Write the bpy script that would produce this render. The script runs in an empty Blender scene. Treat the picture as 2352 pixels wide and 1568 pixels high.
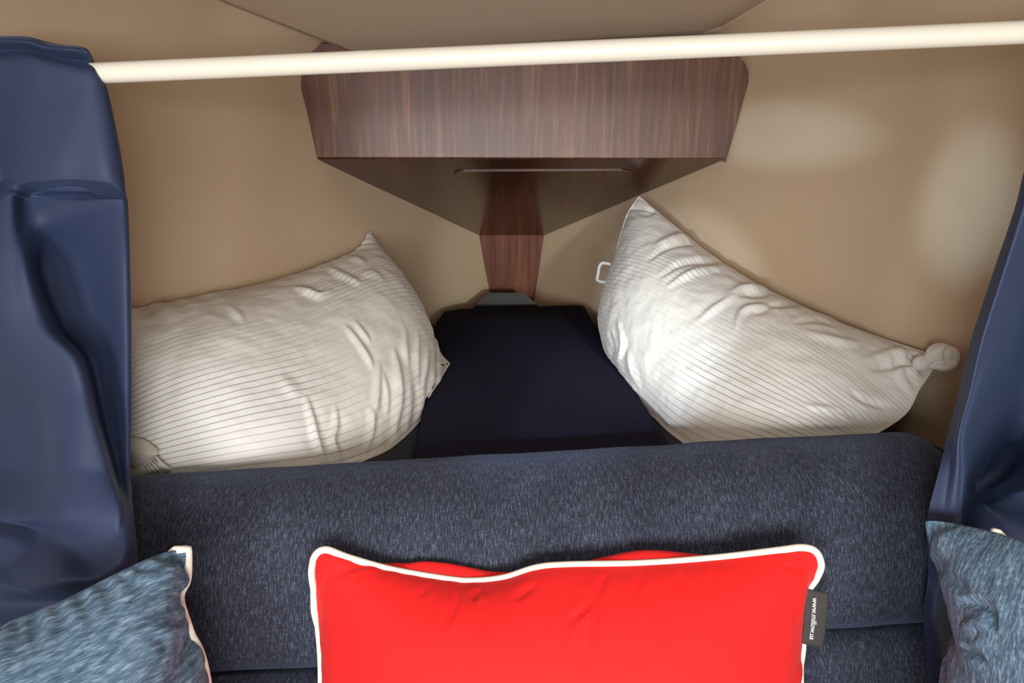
import bpy, bmesh, math, random
import numpy as np
from mathutils import Vector, Matrix, noise

random.seed(7); np.random.seed(7)
C = bpy.context.scene.collection
PI = math.pi

# ------------------------------------------------------------------ camera
W, H, F = 2352.0, 1568.0, 1600.0
PITCH = math.atan2(784.0 - 350.0, F)
CAM = np.array([0.0, 0.0, 1.25])
ct, st = math.cos(PITCH), math.sin(PITCH)


def at(px, py, Y):
    """world point seen at photo position (px, py) at distance Y in front of the viewer"""
    a = (px - W / 2) / F
    b = (H / 2 - py) / F
    t = Y / (ct + b * st)
    return np.array([a * t, Y, CAM[2] + t * (b * ct - st)])


def proj(P):
    P = np.asarray(P, float) - CAM
    f = P[..., 1] * ct - P[..., 2] * st
    u = P[..., 1] * st + P[..., 2] * ct
    return W / 2 + F * P[..., 0] / f, H / 2 - F * u / f


cam_d = bpy.data.cameras.new('camera')
cam_d.sensor_width = 36.0
cam_d.lens = F * 36.0 / W
cam_d.clip_start = 0.02
cam = bpy.data.objects.new('camera', cam_d)
C.objects.link(cam)
cam.location = CAM
cam.rotation_euler = (PI / 2 - PITCH, 0, 0)
bpy.context.scene.camera = cam


# ------------------------------------------------------------------ helpers
def tag(o, label=None, cat=None, group=None, kind=None):
    if label: o['label'] = label
    if cat: o['category'] = cat
    if group: o['group'] = group
    if kind: o['kind'] = kind
    return o


def empty(name, loc, label, cat, group=None):
    o = bpy.data.objects.new(name, None)
    C.objects.link(o)
    o.location = loc
    o.empty_display_size = 0.05
    return tag(o, label, cat, group)


def put(name, verts, faces, m, parent=None, smooth=True, uvs=None, fix=True):
    """ONE mesh object; verts are world points even when it is a child"""
    verts = np.asarray(verts, float)
    off = np.zeros(3)
    p = parent
    while p is not None:
        off = off + np.array(p.location); p = p.parent
    me = bpy.data.meshes.new(name)
    o = bpy.data.objects.new(name, me)
    if parent is None:
        org = np.array([verts[:, 0].mean(), verts[:, 1].mean(), verts[:, 2].min()])
        o.location = org
        off = org
    me.from_pydata([tuple(v) for v in verts - off], [], [tuple(int(i) for i in f) for f in faces])
    if uvs is not None:
        uvl = me.uv_layers.new(name='UVMap')
        idx = np.empty(len(me.loops), dtype=np.int32)
        me.loops.foreach_get('vertex_index', idx)
        uvl.data.foreach_set('uv', np.asarray(uvs, np.float32)[idx].ravel())
    if fix:
        bm = bmesh.new(); bm.from_mesh(me)
        bmesh.ops.recalc_face_normals(bm, faces=bm.faces)
        bm.to_mesh(me); bm.free()
    me.polygons.foreach_set('use_smooth', [smooth] * len(me.polygons))
    me.update()
    C.objects.link(o)
    o.parent = parent
    if m is not None: me.materials.append(m)
    return o


def mod(o, kind, **kw):
    md = o.modifiers.new(kind.lower(), kind)
    for k, v in kw.items(): setattr(md, k, v)
    return md


def prism(poly_a, poly_b):
    """closed solid between two matching outlines"""
    n = len(poly_a)
    v = list(poly_a) + list(poly_b)
    f = [tuple(range(n - 1, -1, -1)), tuple(range(n, 2 * n))]
    for i in range(n):
        j = (i + 1) % n
        f.append((i, j, n + j, n + i))
    return np.array(v, float), f


def grid_faces(nu, nv, base=0):
    return [(base + i * nv + j, base + (i + 1) * nv + j, base + (i + 1) * nv + j + 1, base + i * nv + j + 1)
            for i in range(nu - 1) for j in range(nv - 1)]


def tube(path, r, seg=10, closed=False, cap=True):
    path = [Vector(p) for p in path]
    n = len(path)
    rr = r if hasattr(r, '__len__') else [r] * n
    V, Fc = [], []
    up = None
    for i in range(n):
        a = path[(i - 1) % n] if (closed or i > 0) else path[i]
        b = path[(i + 1) % n] if (closed or i < n - 1) else path[i]
        t = (b - a).normalized()
        if up is None:
            up = t.orthogonal().normalized()
        up = (up - t * up.dot(t))
        up = up.normalized() if up.length > 1e-6 else t.orthogonal().normalized()
        s = t.cross(up)
        for k in range(seg):
            a_ = 2 * PI * k / seg
            V.append(path[i] + (up * math.cos(a_) + s * math.sin(a_)) * rr[i])
    m = n if closed else n - 1
    for i in range(m):
        for k in range(seg):
            a, b = i * seg + k, i * seg + (k + 1) % seg
            c, d = ((i + 1) % n) * seg + (k + 1) % seg, ((i + 1) % n) * seg + k
            Fc.append((a, b, c, d))
    if not closed and cap:
        Fc.append(tuple(range(seg - 1, -1, -1)))
        Fc.append(tuple(range((n - 1) * seg, n * seg)))
    return np.array([tuple(v) for v in V]), Fc


def catmull(pts, n):
    """smooth polyline through pts, n samples, even in index"""
    P = np.asarray(pts, float)
    P = np.vstack([2 * P[0] - P[1], P, 2 * P[-1] - P[-2]])
    m = len(P) - 3
    t = np.linspace(0, m, n)
    k = np.minimum(t.astype(int), m - 1)
    f = (t - k)[:, None]
    a, b, c, d = P[k], P[k + 1], P[k + 2], P[k + 3]
    return 0.5 * (2 * b + (c - a) * f + (2 * a - 5 * b + 4 * c - d) * f ** 2 + (3 * b - a - 3 * c + d) * f ** 3)


def arclen(pts, n):
    P = np.asarray(pts, float)
    s = np.r_[0, np.cumsum(np.linalg.norm(np.diff(P, axis=0), axis=1))]
    q = np.linspace(0, s[-1], n)
    return np.stack([np.interp(q, s, P[:, k]) for k in range(P.shape[1])], 1), s[-1]


def fbm(p, octv=3):
    return noise.fractal(Vector(p), 1.0, 2.0, octv)


# ------------------------------------------------------------------ materials
def lin(r, g, b):
    f = lambda c: (c / 255 / 12.92) if c / 255 <= 0.04045 else ((c / 255 + 0.055) / 1.055) ** 2.4
    return (f(r), f(g), f(b), 1)


def mat(name, col, rough=0.5, **kw):
    m = bpy.data.materials.new(name)
    m.use_nodes = True
    nt = m.node_tree
    b = nt.nodes['Principled BSDF']
    b.inputs['Base Color'].default_value = col
    b.inputs['Roughness'].default_value = rough
    for k, v in kw.items():
        b.inputs[k.replace('_', ' ')].default_value = v
    return m, nt, b


def node(nt, typ, **kw):
    n = nt.nodes.new(typ)
    for k, v in kw.items(): setattr(n, k, v)
    return n


def coords(nt, out='Object', scale=(1, 1, 1), rot=(0, 0, 0)):
    tc = node(nt, 'ShaderNodeTexCoord')
    mp = node(nt, 'ShaderNodeMapping')
    mp.inputs['Scale'].default_value = scale
    mp.inputs['Rotation'].default_value = rot
    nt.links.new(tc.outputs[out], mp.inputs['Vector'])
    return mp.outputs['Vector']


def noise_tex(nt, vec, scale, detail=3, rough=0.5, dist=0):
    n = node(nt, 'ShaderNodeTexNoise')
    n.inputs['Scale'].default_value = scale
    n.inputs['Detail'].default_value = detail
    n.inputs['Roughness'].default_value = rough
    n.inputs['Distortion'].default_value = dist
    nt.links.new(vec, n.inputs['Vector'])
    return n.outputs['Fac']


def ramp(nt, fac, stops):
    r = node(nt, 'ShaderNodeValToRGB')
    e = r.color_ramp.elements
    while len(e) < len(stops): e.new(0.5)
    for el, (p, c) in zip(e, stops):
        el.position = p; el.color = c
    nt.links.new(fac, r.inputs['Fac'])
    return r.outputs['Color']


def mixc(nt, fac, a, b, mode='MIX'):
    m = node(nt, 'ShaderNodeMix', data_type='RGBA', blend_type=mode)
    if isinstance(fac, (int, float)): m.inputs[0].default_value = fac
    else: nt.links.new(fac, m.inputs[0])
    for s, v in ((6, a), (7, b)):
        if isinstance(v, tuple): m.inputs[s].default_value = v
        else: nt.links.new(v, m.inputs[s])
    return m.outputs[2]


def bump(nt, b, height, strength=0.3, dist=0.001):
    n = node(nt, 'ShaderNodeBump')
    n.inputs['Strength'].default_value = strength
    n.inputs['Distance'].default_value = dist
    nt.links.new(height, n.inputs['Height'])
    nt.links.new(n.outputs['Normal'], b.inputs['Normal'])


def make_vinyl(name, c1, c2, rough=0.5):
    m, nt, b = mat(name, c1, rough, Specular_IOR_Level=0.35)
    v = coords(nt)
    f = noise_tex(nt, v, 2.2, 2)
    nt.links.new(ramp(nt, f, [(0.3, c1), (0.75, c2)]), b.inputs['Base Color'])
    bump(nt, b, noise_tex(nt, v, 900, 2), 0.12, 0.0006)
    return m


M_wall = make_vinyl('cream lining', lin(204, 180, 150), lin(212, 190, 162), 0.42)
M_ceil = make_vinyl('headliner', lin(196, 176, 156), lin(204, 184, 164), 0.6)
M_floor = make_vinyl('cabin sole', lin(120, 95, 70), lin(132, 104, 78), 0.5)


def make_wood(name, dark, mid, light, along='Z', rough=0.42):
    m, nt, b = mat(name, mid, rough, Coat_Weight=0.22, Coat_Roughness=0.4, Specular_IOR_Level=0.5)
    sc = (60, 60, 3.0) if along == 'Z' else (60, 3.0, 3.0)
    v = coords(nt, 'Object', sc)
    f1 = noise_tex(nt, v, 1.0, 6, 0.62, 0.4)
    sc2 = (9, 9, 0.8) if along == 'Z' else (9, 0.8, 0.8)
    f2 = noise_tex(nt, coords(nt, 'Object', sc2), 1.0, 2)
    c = ramp(nt, f1, [(0.30, dark), (0.52, mid), (0.72, light)])
    c2 = ramp(nt, f2, [(0.3, (0.72, 0.70, 0.68, 1)), (0.75, (1.12, 1.1, 1.1, 1))])
    nt.links.new(mixc(nt, 1.0, c, c2, 'MULTIPLY'), b.inputs['Base Color'])
    bump(nt, b, f1, 0.08, 0.0005)
    return m


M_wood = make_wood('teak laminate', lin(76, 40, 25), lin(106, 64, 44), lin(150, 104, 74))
M_wood_under = make_wood('teak laminate shaded underside', lin(58, 29, 18), lin(74, 40, 26), lin(92, 54, 38), 'Y', 0.2)  # same teak, darkened to carry the shade under the locker

M_wood_post = make_wood('teak post', lin(80, 44, 32), lin(108, 64, 48), lin(134, 86, 66), 'Z', 0.65)
M_wood_post.node_tree.nodes['Principled BSDF'].inputs['Coat Weight'].default_value = 0.0
M_wood_post.node_tree.nodes['Principled BSDF'].inputs['Specular IOR Level'].default_value = 0.2
M_rod, _, _ = mat('white rod paint', lin(246, 242, 226), 0.3)
M_piping, nt, b = mat('cream piping', lin(240, 233, 218), 0.75)
bump(nt, b, noise_tex(nt, coords(nt, 'Object', (500, 500, 500)), 1, 2), 0.4, 0.0005)


def make_satin(name):
    m, nt, b = mat(name, lin(42, 54, 85), 0.66, Sheen_Weight=0.22, Sheen_Roughness=0.35, Specular_IOR_Level=0.45)
    b.inputs['Sheen Tint'].default_value = lin(110, 140, 185)
    b.inputs['Anisotropic'].default_value = 0.2
    v = coords(nt, 'UV', (1, 1, 1))
    f = noise_tex(nt, v, 1600, 2)
    bump(nt, b, f, 0.12, 0.0004)
    return m


M_satin = make_satin('navy satin')


def make_chenille(name, dark, mid, light, su=420, sv=42, sheen=0.5):
    m, nt, b = mat(name, mid, 0.85, Sheen_Weight=sheen, Sheen_Roughness=0.4, Specular_IOR_Level=0.2)
    b.inputs['Sheen Tint'].default_value = lin(150, 165, 205)
    f1 = noise_tex(nt, coords(nt, 'UV', (su, sv, 1)), 1.0, 3, 0.6, 0.3)
    f3 = noise_tex(nt, coords(nt, 'UV', (su * 1.7, sv * 4, 1)), 1.0, 2, 0.6)
    f2 = noise_tex(nt, coords(nt, 'UV', (14, 9, 1)), 1.0, 3, 0.55)
    mx = node(nt, 'ShaderNodeMath', operation='MULTIPLY_ADD')
    mx.inputs[1].default_value = 0.45
    nt.links.new(f3, mx.inputs[0])
    sc = node(nt, 'ShaderNodeMath', operation='MULTIPLY')
    sc.inputs[1].default_value = 0.6
    nt.links.new(f1, sc.inputs[0])
    nt.links.new(sc.outputs[0], mx.inputs[2])
    c = ramp(nt, mx.outputs[0], [(0.36, dark), (0.53, mid), (0.70, light)])
    c2 = ramp(nt, f2, [(0.3, (0.78, 0.78, 0.8, 1)), (0.7, (1.15, 1.15, 1.12, 1))])
    nt.links.new(mixc(nt, 1.0, c, c2, 'MULTIPLY'), b.inputs['Base Color'])
    bump(nt, b, mx.outputs[0], 0.8, 0.0016)
    return m


M_navy = make_chenille('navy chenille', lin(29, 31, 40), lin(51, 55, 68), lin(97, 104, 127), 520, 80)
M_teal = make_chenille('slate blue chenille', lin(54, 73, 90), lin(88, 112, 133), lin(144, 166, 185), 300, 45, 0.3)
M_teal_cross = make_chenille('slate blue chenille crosswise', lin(54, 73, 90), lin(88, 112, 133), lin(144, 166, 185), 45, 260, 0.3)


def make_cloth(name, col, rough=0.85, sheen=0.1, bstr=0.2):
    m, nt, b = mat(name, col, rough, Sheen_Weight=sheen, Specular_IOR_Level=0.2)
    v = coords(nt, 'UV')
    bump(nt, b, noise_tex(nt, v, 1100, 2), bstr, 0.0005)
    return m


M_ink = make_cloth('ink navy cover', lin(39, 38, 55), 1.0, 0.0)
M_ink.node_tree.nodes['Principled BSDF'].inputs['Specular IOR Level'].default_value = 0.05
M_ink_side = make_cloth('ink navy side cover', lin(50, 52, 66), 0.9, 0.1)
M_bow_pad = make_cloth('charcoal cover', lin(38, 39, 50), 0.9, 0.15)


def make_stripe(name, n, base, line):
    m, nt, b = mat(name, base, 0.8, Sheen_Weight=0.1, Specular_IOR_Level=0.25)
    tc = node(nt, 'ShaderNodeTexCoord')
    sp = node(nt, 'ShaderNodeSeparateXYZ')
    nt.links.new(tc.outputs['UV'], sp.inputs[0])
    mu = node(nt, 'ShaderNodeMath', operation='MULTIPLY'); mu.inputs[1].default_value = n
    nt.links.new(sp.outputs['Y'], mu.inputs[0])
    fr = node(nt, 'ShaderNodeMath', operation='FRACT')
    nt.links.new(mu.outputs[0], fr.inputs[0])
    f = ramp(nt, fr.outputs[0], [(0.0, (0, 0, 0, 1)), (0.38, (0, 0, 0, 1)), (0.46, (1, 1, 1, 1)), (0.54, (1, 1, 1, 1)), (0.62, (0, 0, 0, 1))])
    g1_ = noise_tex(nt, coords(nt, 'UV', (2.6, 2.2, 1)), 1.0, 2)
    g = ramp(nt, g1_, [(0.40, (0.06, 0.06, 0.06, 1)), (0.60, (0.62, 0.62, 0.62, 1))])  # stripes fade in patches, uneven light put into the colour
    k = node(nt, 'ShaderNodeMath', operation='MULTIPLY'); 
    nt.links.new(f, k.inputs[0]); nt.links.new(g, k.inputs[1])
    k2 = node(nt, 'ShaderNodeMath', operation='MULTIPLY'); k2.inputs[1].default_value = 1.5
    nt.links.new(k.outputs[0], k2.inputs[0])
    k2.use_clamp = True
    nt.links.new(mixc(nt, k2.outputs[0], base, line), b.inputs['Base Color'])
    bump(nt, b, noise_tex(nt, coords(nt, 'UV', (1, 1, 1)), 130, 4), 0.35, 0.0016)
    return m


M_pillow = make_stripe('striped white cotton', 44, lin(230, 228, 222), lin(156, 158, 158))
M_label, _, _ = mat('white label fabric', lin(214, 208, 198), 0.8)
M_print, _, _ = mat('grey print', lin(120, 118, 112), 0.8)
M_red = make_cloth('red cotton', lin(238, 35, 34), 0.75, 0.05, 0.15)
M_tag, _, _ = mat('charcoal woven tag', lin(60, 58, 57), 0.85)
M_letter, _, _ = mat('pale lettering', lin(225, 225, 222), 0.7)
M_edge_hi, _, _ = mat('pale edge highlight', lin(128, 92, 72), 0.5)  # pale colour stands in for a highlight along the hatch edge
M_lint, _, _ = mat('white lint', lin(235, 235, 235), 0.8)

# ------------------------------------------------------------------ hull shape
WD = np.array([-0.6, 0.5, 0.9, 1.2, 1.7, 2.5, 2.62])
WH = np.array([1.02, 0.90, 0.80, 0.700, 0.500, 0.167, 0.117])
FD = np.array([-0.6, 1.2, 1.7, 2.5, 2.62])
FL = np.array([0.02, 0.05, 0.15, 0.17, 0.17])
cxf = lambda d: 0.022 - 0.034 * (d - 1.7)


def half(d, z):
    d = np.asarray(d, float)
    return np.interp(d, WD, WH) + np.interp(d, FD, FL) * (z - CAM[2])


z17 = at(830, 134, 1.70)[2]
z142 = at(480, 0, 1.42)[2]
z88 = at(1700, 84, 1.70)[2]
DZR = z88 - z17
zc = lambda d: z17 + (z142 - z17) * (1.70 - min(d, 1.70)) / 0.28


def wall_mesh(side, top, cw0, ch0):
    ds = np.r_[np.linspace(-0.55, 1.2, 22), np.linspace(1.25, 2.56, 34)]
    V = []
    nz = 26
    na = 10
    for d in ds:
        zt = zc(max(d, 0.9)) + top
        ch = float(np.interp(d, [0.5, 1.0, 1.45], [0.42, 0.38, ch0]))
        cw = float(np.interp(d, [0.5, 1.0, 1.45], [0.36, 0.32, cw0]))
        zb = 0.0
        zs = np.linspace(zb, zt - ch, nz)
        row = []
        for z in zs:
            h = half(d, z)
            # soft undulation of the padded lining
            und = 0.006 * fbm((d * 2.1 + side, z * 2.6, 3.0), 2)
            row.append((cxf(d) + side * (h + und), d, z))
        h0 = half(d, zs[-1])
        cww = min(cw, h0 * 0.9)
        for k in range(1, na + 1):
            a = PI / 2 * k / na
            row.append((cxf(d) + side * (h0 - cww * (1 - math.cos(a))), d, zs[-1] + ch * math.sin(a)))
        V.append(row)
    n2 = len(V[0])
    return np.array(V).reshape(-1, 3), grid_faces(len(ds), n2)


v, f = wall_mesh(-1, 0.085, 0.20, 0.15)
o = put('wall_left', v, f, M_wall); tag(o, kind='structure')
mod(o, 'SOLIDIFY', thickness=0.012, offset=-1)
v, f = wall_mesh(1, DZR + 0.012, 0.10, 0.085)
o = put('wall_right', v, f, M_wall); tag(o, kind='structure')
mod(o, 'SOLIDIFY', thickness=0.012, offset=1)

# added unseen wall behind the viewer; its lintel shades the upper lining
bv, bf = [], []
for (x0, x1, z0, z1) in ((-1.12, -0.72, 0.0, 1.95), (0.76, 1.18, 0.0, 1.95), (-0.72, 0.76, 1.36, 1.95)):
    v, f = prism([(x0, -0.34, z0), (x1, -0.34, z0), (x1, -0.34, z1), (x0, -0.34, z1)], [(x0, -0.31, z0), (x1, -0.31, z0), (x1, -0.31, z1), (x0, -0.31, z1)])
    n0 = len(bv); bv += list(v); bf += [tuple(i + n0 for i in q_) for q_ in f]
o = put('wall_back_shade', bv, bf, M_wall, smooth=False); tag(o, kind='structure')

# headliner slab: left edge is a free trim line, right edge runs into the cove
eL = lambda d: np.interp(d, [-0.55, 0.9, 1.42, 1.70, 1.74], [-0.86, -0.80, at(480, 0, 1.42)[0], at(830, 134, 1.70)[0], at(830, 134, 1.70)[0] + .03])
ds = np.r_[np.linspace(-0.55, 1.735, 40), [1.76, 1.9, 2.1, 2.3, 2.56]]
low, up_ = [], []
for d in ds:
    xl = eL(d)
    xr = cxf(d) + half(d, zc(max(d, 0.9))) - float(np.interp(d, [0.5, 1.0, 1.45], [0.34, 0.30, 0.088]))
    if d > 1.74:
        xl = cxf(d) - half(d, zc(d)) + 0.004
        xr = cxf(d) + half(d, zc(d)) - 0.034
    z0 = zc(max(d, 0.9))
    n = 14
    prof = [(xl - 0.0, z0 + 0.06), (xl - 0.004, z0 + 0.02), (xl + 0.004, z0 + 0.004)]
    for k in range(n):
        s = k / (n - 1)
        x = xl + 0.02 + (xr - xl - 0.02) * s
        prof.append((x, z0 + 0.004 + (DZR + 0.008) * s ** 1.5 + 0.010 * math.sin(PI * s)))
    prof.append((xr + 0.03, z0 + DZR + 0.045)); prof.append((xr - 0.1, z0 + DZR + 0.07))
    low.append([(x, d, z) for x, z in prof])
V = np.array(low).reshape(-1, 3)
n2 = len(low[0])
fc = grid_faces(len(ds), n2)
for i in range(len(ds) - 1):
    fc.append((i * n2 + n2 - 1, (i + 1) * n2 + n2 - 1, (i + 1) * n2, i * n2))
fc.append(tuple(range(n2))); fc.append(tuple(range((len(ds) - 1) * n2 + n2 - 1, (len(ds) - 1) * n2 - 1, -1)))
o = put('ceiling', V, fc, M_ceil); tag(o, kind='structure')

v, f = prism([(-1.05, -0.55, -0.03), (1.10, -0.55, -0.03), (1.0, 0.5, -0.03), (0.72, 1.2, -0.03), (0.05, 2.56, -0.03), (-0.10, 2.56, -0.03), (-0.70, 1.2, -0.03), (-0.95, 0.5, -0.03)],
             [(-1.05, -0.55, 0), (1.10, -0.55, 0), (1.0, 0.5, 0), (0.72, 1.2, 0), (0.05, 2.56, 0), (-0.10, 2.56, 0), (-0.70, 1.2, 0), (-0.95, 0.5, 0)])
o = put('floor', v, f, M_floor, smooth=False); tag(o, kind='structure')

# ------------------------------------------------------------------ bow locker
YF = 1.70
locker = empty('bow_locker', (0.02, 2.0, at(1176, 541, 2.49)[2]),
               'dark brown wood-grain triangular locker hung high in the bow above the narrow post', 'locker')
out_px = [(728, 362), (705, 255), (684, 180), (684, 150), (690, 128), (703, 110), (722, 100), (742, 97), (775, 101),
          (900, 108), (1176, 112), (1500, 114), (1640, 117), (1672, 119), (1695, 129), (1711, 145), (1719, 165), (1719, 190), (1702, 250), (1668, 364)]
poly = [at(x, y, YF) for x, y in out_px]
back = [p + np.array([0, 0.018, 0]) for p in poly]
v, f = prism(poly, back)
o = put('front_panel', v, f, M_wood, locker, smooth=False)
mod(o, 'BEVEL', width=0.002, segments=2, limit_method='ANGLE')

q = [at(729, 366, YF + 0.004), at(1668, 364, YF + 0.004), at(1248, 541, 2.49), at(1097, 541, 2.49)]
nrm = np.cross(q[1] - q[0], q[3] - q[0]); nrm /= np.linalg.norm(nrm)
if nrm[2] > 0: nrm = -nrm
v, f = prism(q, [p - nrm * 0.014 for p in q])
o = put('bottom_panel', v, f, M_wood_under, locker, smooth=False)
o['label'] = 'dark glossy sloping underside panel'


def on_bottom(px, py):
    d = at(px, py, 1.0) - CAM
    t = np.dot(q[0] - CAM, nrm) / np.dot(d, nrm)
    return CAM + d * t


# access hatch let into the underside: rounded panel, edge highlight laid on as a pale strip
a0, a1 = on_bottom(1040, 391), on_bottom(1455, 389)
ex = (a1 - a0); wdt = np.linalg.norm(ex); ex = ex / wdt
ey = np.cross(nrm, ex); ey = ey if ey[1] > 0 else -ey
hl = 0.24
rc = 0.028
pts = []
for cx_, cy_, s0 in ((rc, rc, PI), (wdt - rc, rc, 1.5 * PI), (wdt - rc - 0.02, hl - rc, 0), (rc + 0.02, hl - rc, 0.5 * PI)):
    for k in range(7):
        a = s0 + PI / 2 * k / 6
        pts.append((cx_ + rc * math.cos(a), cy_ + rc * math.sin(a)))
hp = [a0 + ex * x + ey * y + nrm * 0.003 for x, y in pts]
v, f = prism(hp, [p - nrm * 0.006 for p in hp])
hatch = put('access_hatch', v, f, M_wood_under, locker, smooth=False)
ring = [a0 + ex * x + ey * y + nrm * 0.003 for x, y in pts[3:13]]
v, f = tube(ring, 0.0007, 6)
put('rim', v, f, M_edge_hi, hatch)['label'] = 'thin pale strip for the edge highlight'
# a small screw cap at the right lower corner of the front panel
p0 = at(1664, 366, YF - 0.004)
v, f = tube([p0, p0 + np.array([0, 0, -0.006])], [0.005, 0.003], 10)
put('screw_cap', v, f, M_wood, locker)

# stem post
v, f = prism([at(1097, 538, 2.485), at(1249, 538, 2.485), at(1228, 680, 2.485), at(1212, 800, 2.485), at(1134, 800, 2.485), at(1119, 680, 2.485)],
             [at(1097, 538, 2.485) + np.array([0, .02, 0]), at(1249, 538, 2.485) + np.array([0, .02, 0]), at(1228, 680, 2.485) + np.array([0, .02, 0]),
              at(1212, 800, 2.485) + np.array([0, .02, 0]), at(1134, 800, 2.485) + np.array([0, .02, 0]), at(1119, 680, 2.485) + np.array([0, .02, 0])])
o = put('stem_post', v, f, M_wood_post, smooth=False)
mod(o, 'BEVEL', width=0.002, segments=2, limit_method='ANGLE')
tag(o, 'short reddish brown wooden post tapering down from locker to mattress', 'post')

# ------------------------------------------------------------------ berth cushions
SA, SB = at(300, 1094, 0.885), at(2085, 989, 0.960)


def srow(px):
    return SA + (SB - SA) * (px - 300) / (2085 - 300.0)


def yback(x):
    """rear face of the settee"""
    return SA[1] + (SB[1] - SA[1]) * (x - SA[0]) / (SB[0] - SA[0]) + 0.040


zm = at(1176, 702, 2.10)[2]


def cushion_solid(poly_xy, z0, z1, r=0.012):
    """flat upholstered cushion, rounded top edge, slightly crowned"""
    P = np.asarray(poly_xy, float)
    c = P.mean(0)
    rings = [(0.0, z0), (0.0, z1 - r), (r * 0.3, z1 - r * 0.3), (r, z1)]
    V, Fc = [], []
    n = len(P)
    def inset(dist):
        # move each vertex inwards along the bisector
        Q = []
        for i in range(n):
            a, b, d = P[i - 1], P[i], P[(i + 1) % n]
            e1 = (b - a) / np.linalg.norm(b - a); e2 = (d - b) / np.linalg.norm(d - b)
            n1 = np.array([-e1[1], e1[0]]); n2 = np.array([-e2[1], e2[0]])
            bis = (n1 + n2); bis /= max(np.linalg.norm(bis), 1e-6)
            k = dist / max(np.dot(bis, n1), 0.4)
            if np.dot(c - b, bis) < 0: bis = -bis
            Q.append(b + bis * k)
        return Q
    for dist, z in rings:
        for p in inset(dist): V.append((p[0], p[1], z))
    for k in range(len(rings) - 1):
        for i in range(n):
            j = (i + 1) % n
            Fc.append((k * n + i, k * n + j, (k + 1) * n + j, (k + 1) * n + i))
    Fc.append(tuple(range(n - 1, -1, -1)))
    Fc.append(tuple(range((len(rings) - 1) * n, len(rings) * n)))
    uv = [(v[0], v[1]) for v in V]
    return np.array(V), Fc, uv


def ground(px, py, z):
    d = at(px, py, 1.0) - CAM
    t = (z - CAM[2]) / d[2]
    p = CAM + d * t
    return p[0], p[1]


ZB = 0.62    # berth base top
nl = ground(950, 1062, zm); nr = ground(1548, 1020, zm)
fl, fr = ground(1000, 735, zm), ground(1365, 735, zm)
flc, frc = ground(1016, 712, zm), ground(1338, 700, zm)


def line_x(a, b, y):
    return a[0] + (b[0] - a[0]) * (y - a[1]) / (b[1] - a[1])


YN = 1.035
xa_, xb_ = line_x(nl, fl, 0.97), line_x(nr, fr, 1.0)
cpoly = [(xa_, yback(xa_)), (xb_, yback(xb_)), fr, (frc[0] + .01, frc[1] - .005), (frc[0] - .02, frc[1] + .012), (flc[0] + .045, flc[1] + .03), (flc[0] - .0, flc[1] - .01), fl]
v, f, uv = cushion_solid(cpoly, ZB, zm, 0.014)
o = put('berth_cushion', v, f, M_ink, uvs=uv)
mod(o, 'BEVEL', width=0.004, segments=2, limit_method='ANGLE')
tag(o, 'long ink navy centre berth cushion running to the bow between the two white pillows', 'cushion', 'navy berth cushions')


SIDE_DROP = 0.026


def side_cushion(side):
    pts_in, pts_out = [], []
    for k, y in enumerate(np.linspace(YN, 1.98, 12)):
        xi = line_x(nl, fl, y) - 0.004 if side < 0 else line_x(nr, fr, y) + 0.004
        xo = cxf(y) + side * (half(y, zm - 0.1) - 0.016)
        if side * (xo - xi) < 0.02: xo = xi + side * 0.02
        pts_in.append((xi, y if k else yback(xi))); pts_out.append((xo, y if k else yback(xo)))
    poly = pts_in + pts_out[::-1]
    return poly if side > 0 else poly


for side, lb in ((-1, 'dark navy berth cushion under the left white pillow, beside the centre cushion'),
                 (1, 'dark navy berth cushion under the right white pillow, mostly hidden')):
    P = side_cushion(side)
    v, f, uv = cushion_solid(P, ZB, zm - SIDE_DROP, 0.010)
    o = put('berth_cushion', v, f, M_ink_side, uvs=uv)
    tag(o, lb, 'cushion', 'navy berth cushions')
# bow pad
zp = at(1160, 675, 2.28)[2]
w_ = [at(1120, 676, 2.30), at(1205, 677, 2.30), at(1240, 700, 2.16), at(1084, 700, 2.16)]
top = [w_[0], w_[1], w_[2], w_[3]]
for k in range(4): top[k][2] = zp + (0.004 if k < 2 else -0.012)
bot = [np.array([p[0] * 1.0, p[1], ZB]) for p in top]
v, f = prism(bot, top)
o = put('bow_pad', v, f, M_bow_pad, smooth=False, uvs=[(p[0], p[1]) for p in v])
mod(o, 'BEVEL', width=0.012, segments=4, limit_method='ANGLE')
tag(o, 'small charcoal wedge pad at the foot of the wooden post', 'cushion')
# berth base board
P = []
for y in np.linspace(YN, 2.45, 20): P.append((cxf(y) - half(y, ZB) + 0.014, y, 0.0))
for y in np.linspace(2.45, YN, 20): P.append((cxf(y) + half(y, ZB) - 0.014, y, 0.0))
v, f = prism([(x, y, ZB - 0.02) for x, y, _ in P], [(x, y, ZB) for x, y, _ in P])
o = put('trim_1', v, f, M_wood, smooth=False); tag(o, kind='structure')

# ------------------------------------------------------------------ curtain rod
ra, rb = at(0, 178, 0.885), at(2352, 74, 0.795)
dr = (rb - ra) / np.linalg.norm(rb - ra)
RL = ra - dr * 0.105; RR = rb + dr * 0.29
RODR = 0.0118
v, f = tube([RL + (RR - RL) * k / 24 for k in range(25)], RODR, 24)
o = put('curtain_rod', v, f, M_rod)
mod(o, 'EDGE_SPLIT', split_angle=1.0)
tag(o, 'slim white painted curtain rod spanning the whole berth opening', 'curtain rod')


def rod_y(px):
    return 0.885 + (0.795 - 0.885) * px / 2352.0


# ------------------------------------------------------------------ curtains
SP = np.array([(0.0, 0.0), (-0.03, 0.002), (-0.07, -0.006), (-0.11, -0.026), (-0.140, -0.060), (-0.162, -0.115), (-0.166, -0.165), (-0.166, -0.225), (-0.184, -0.258), (-0.186, -0.33)])


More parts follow.
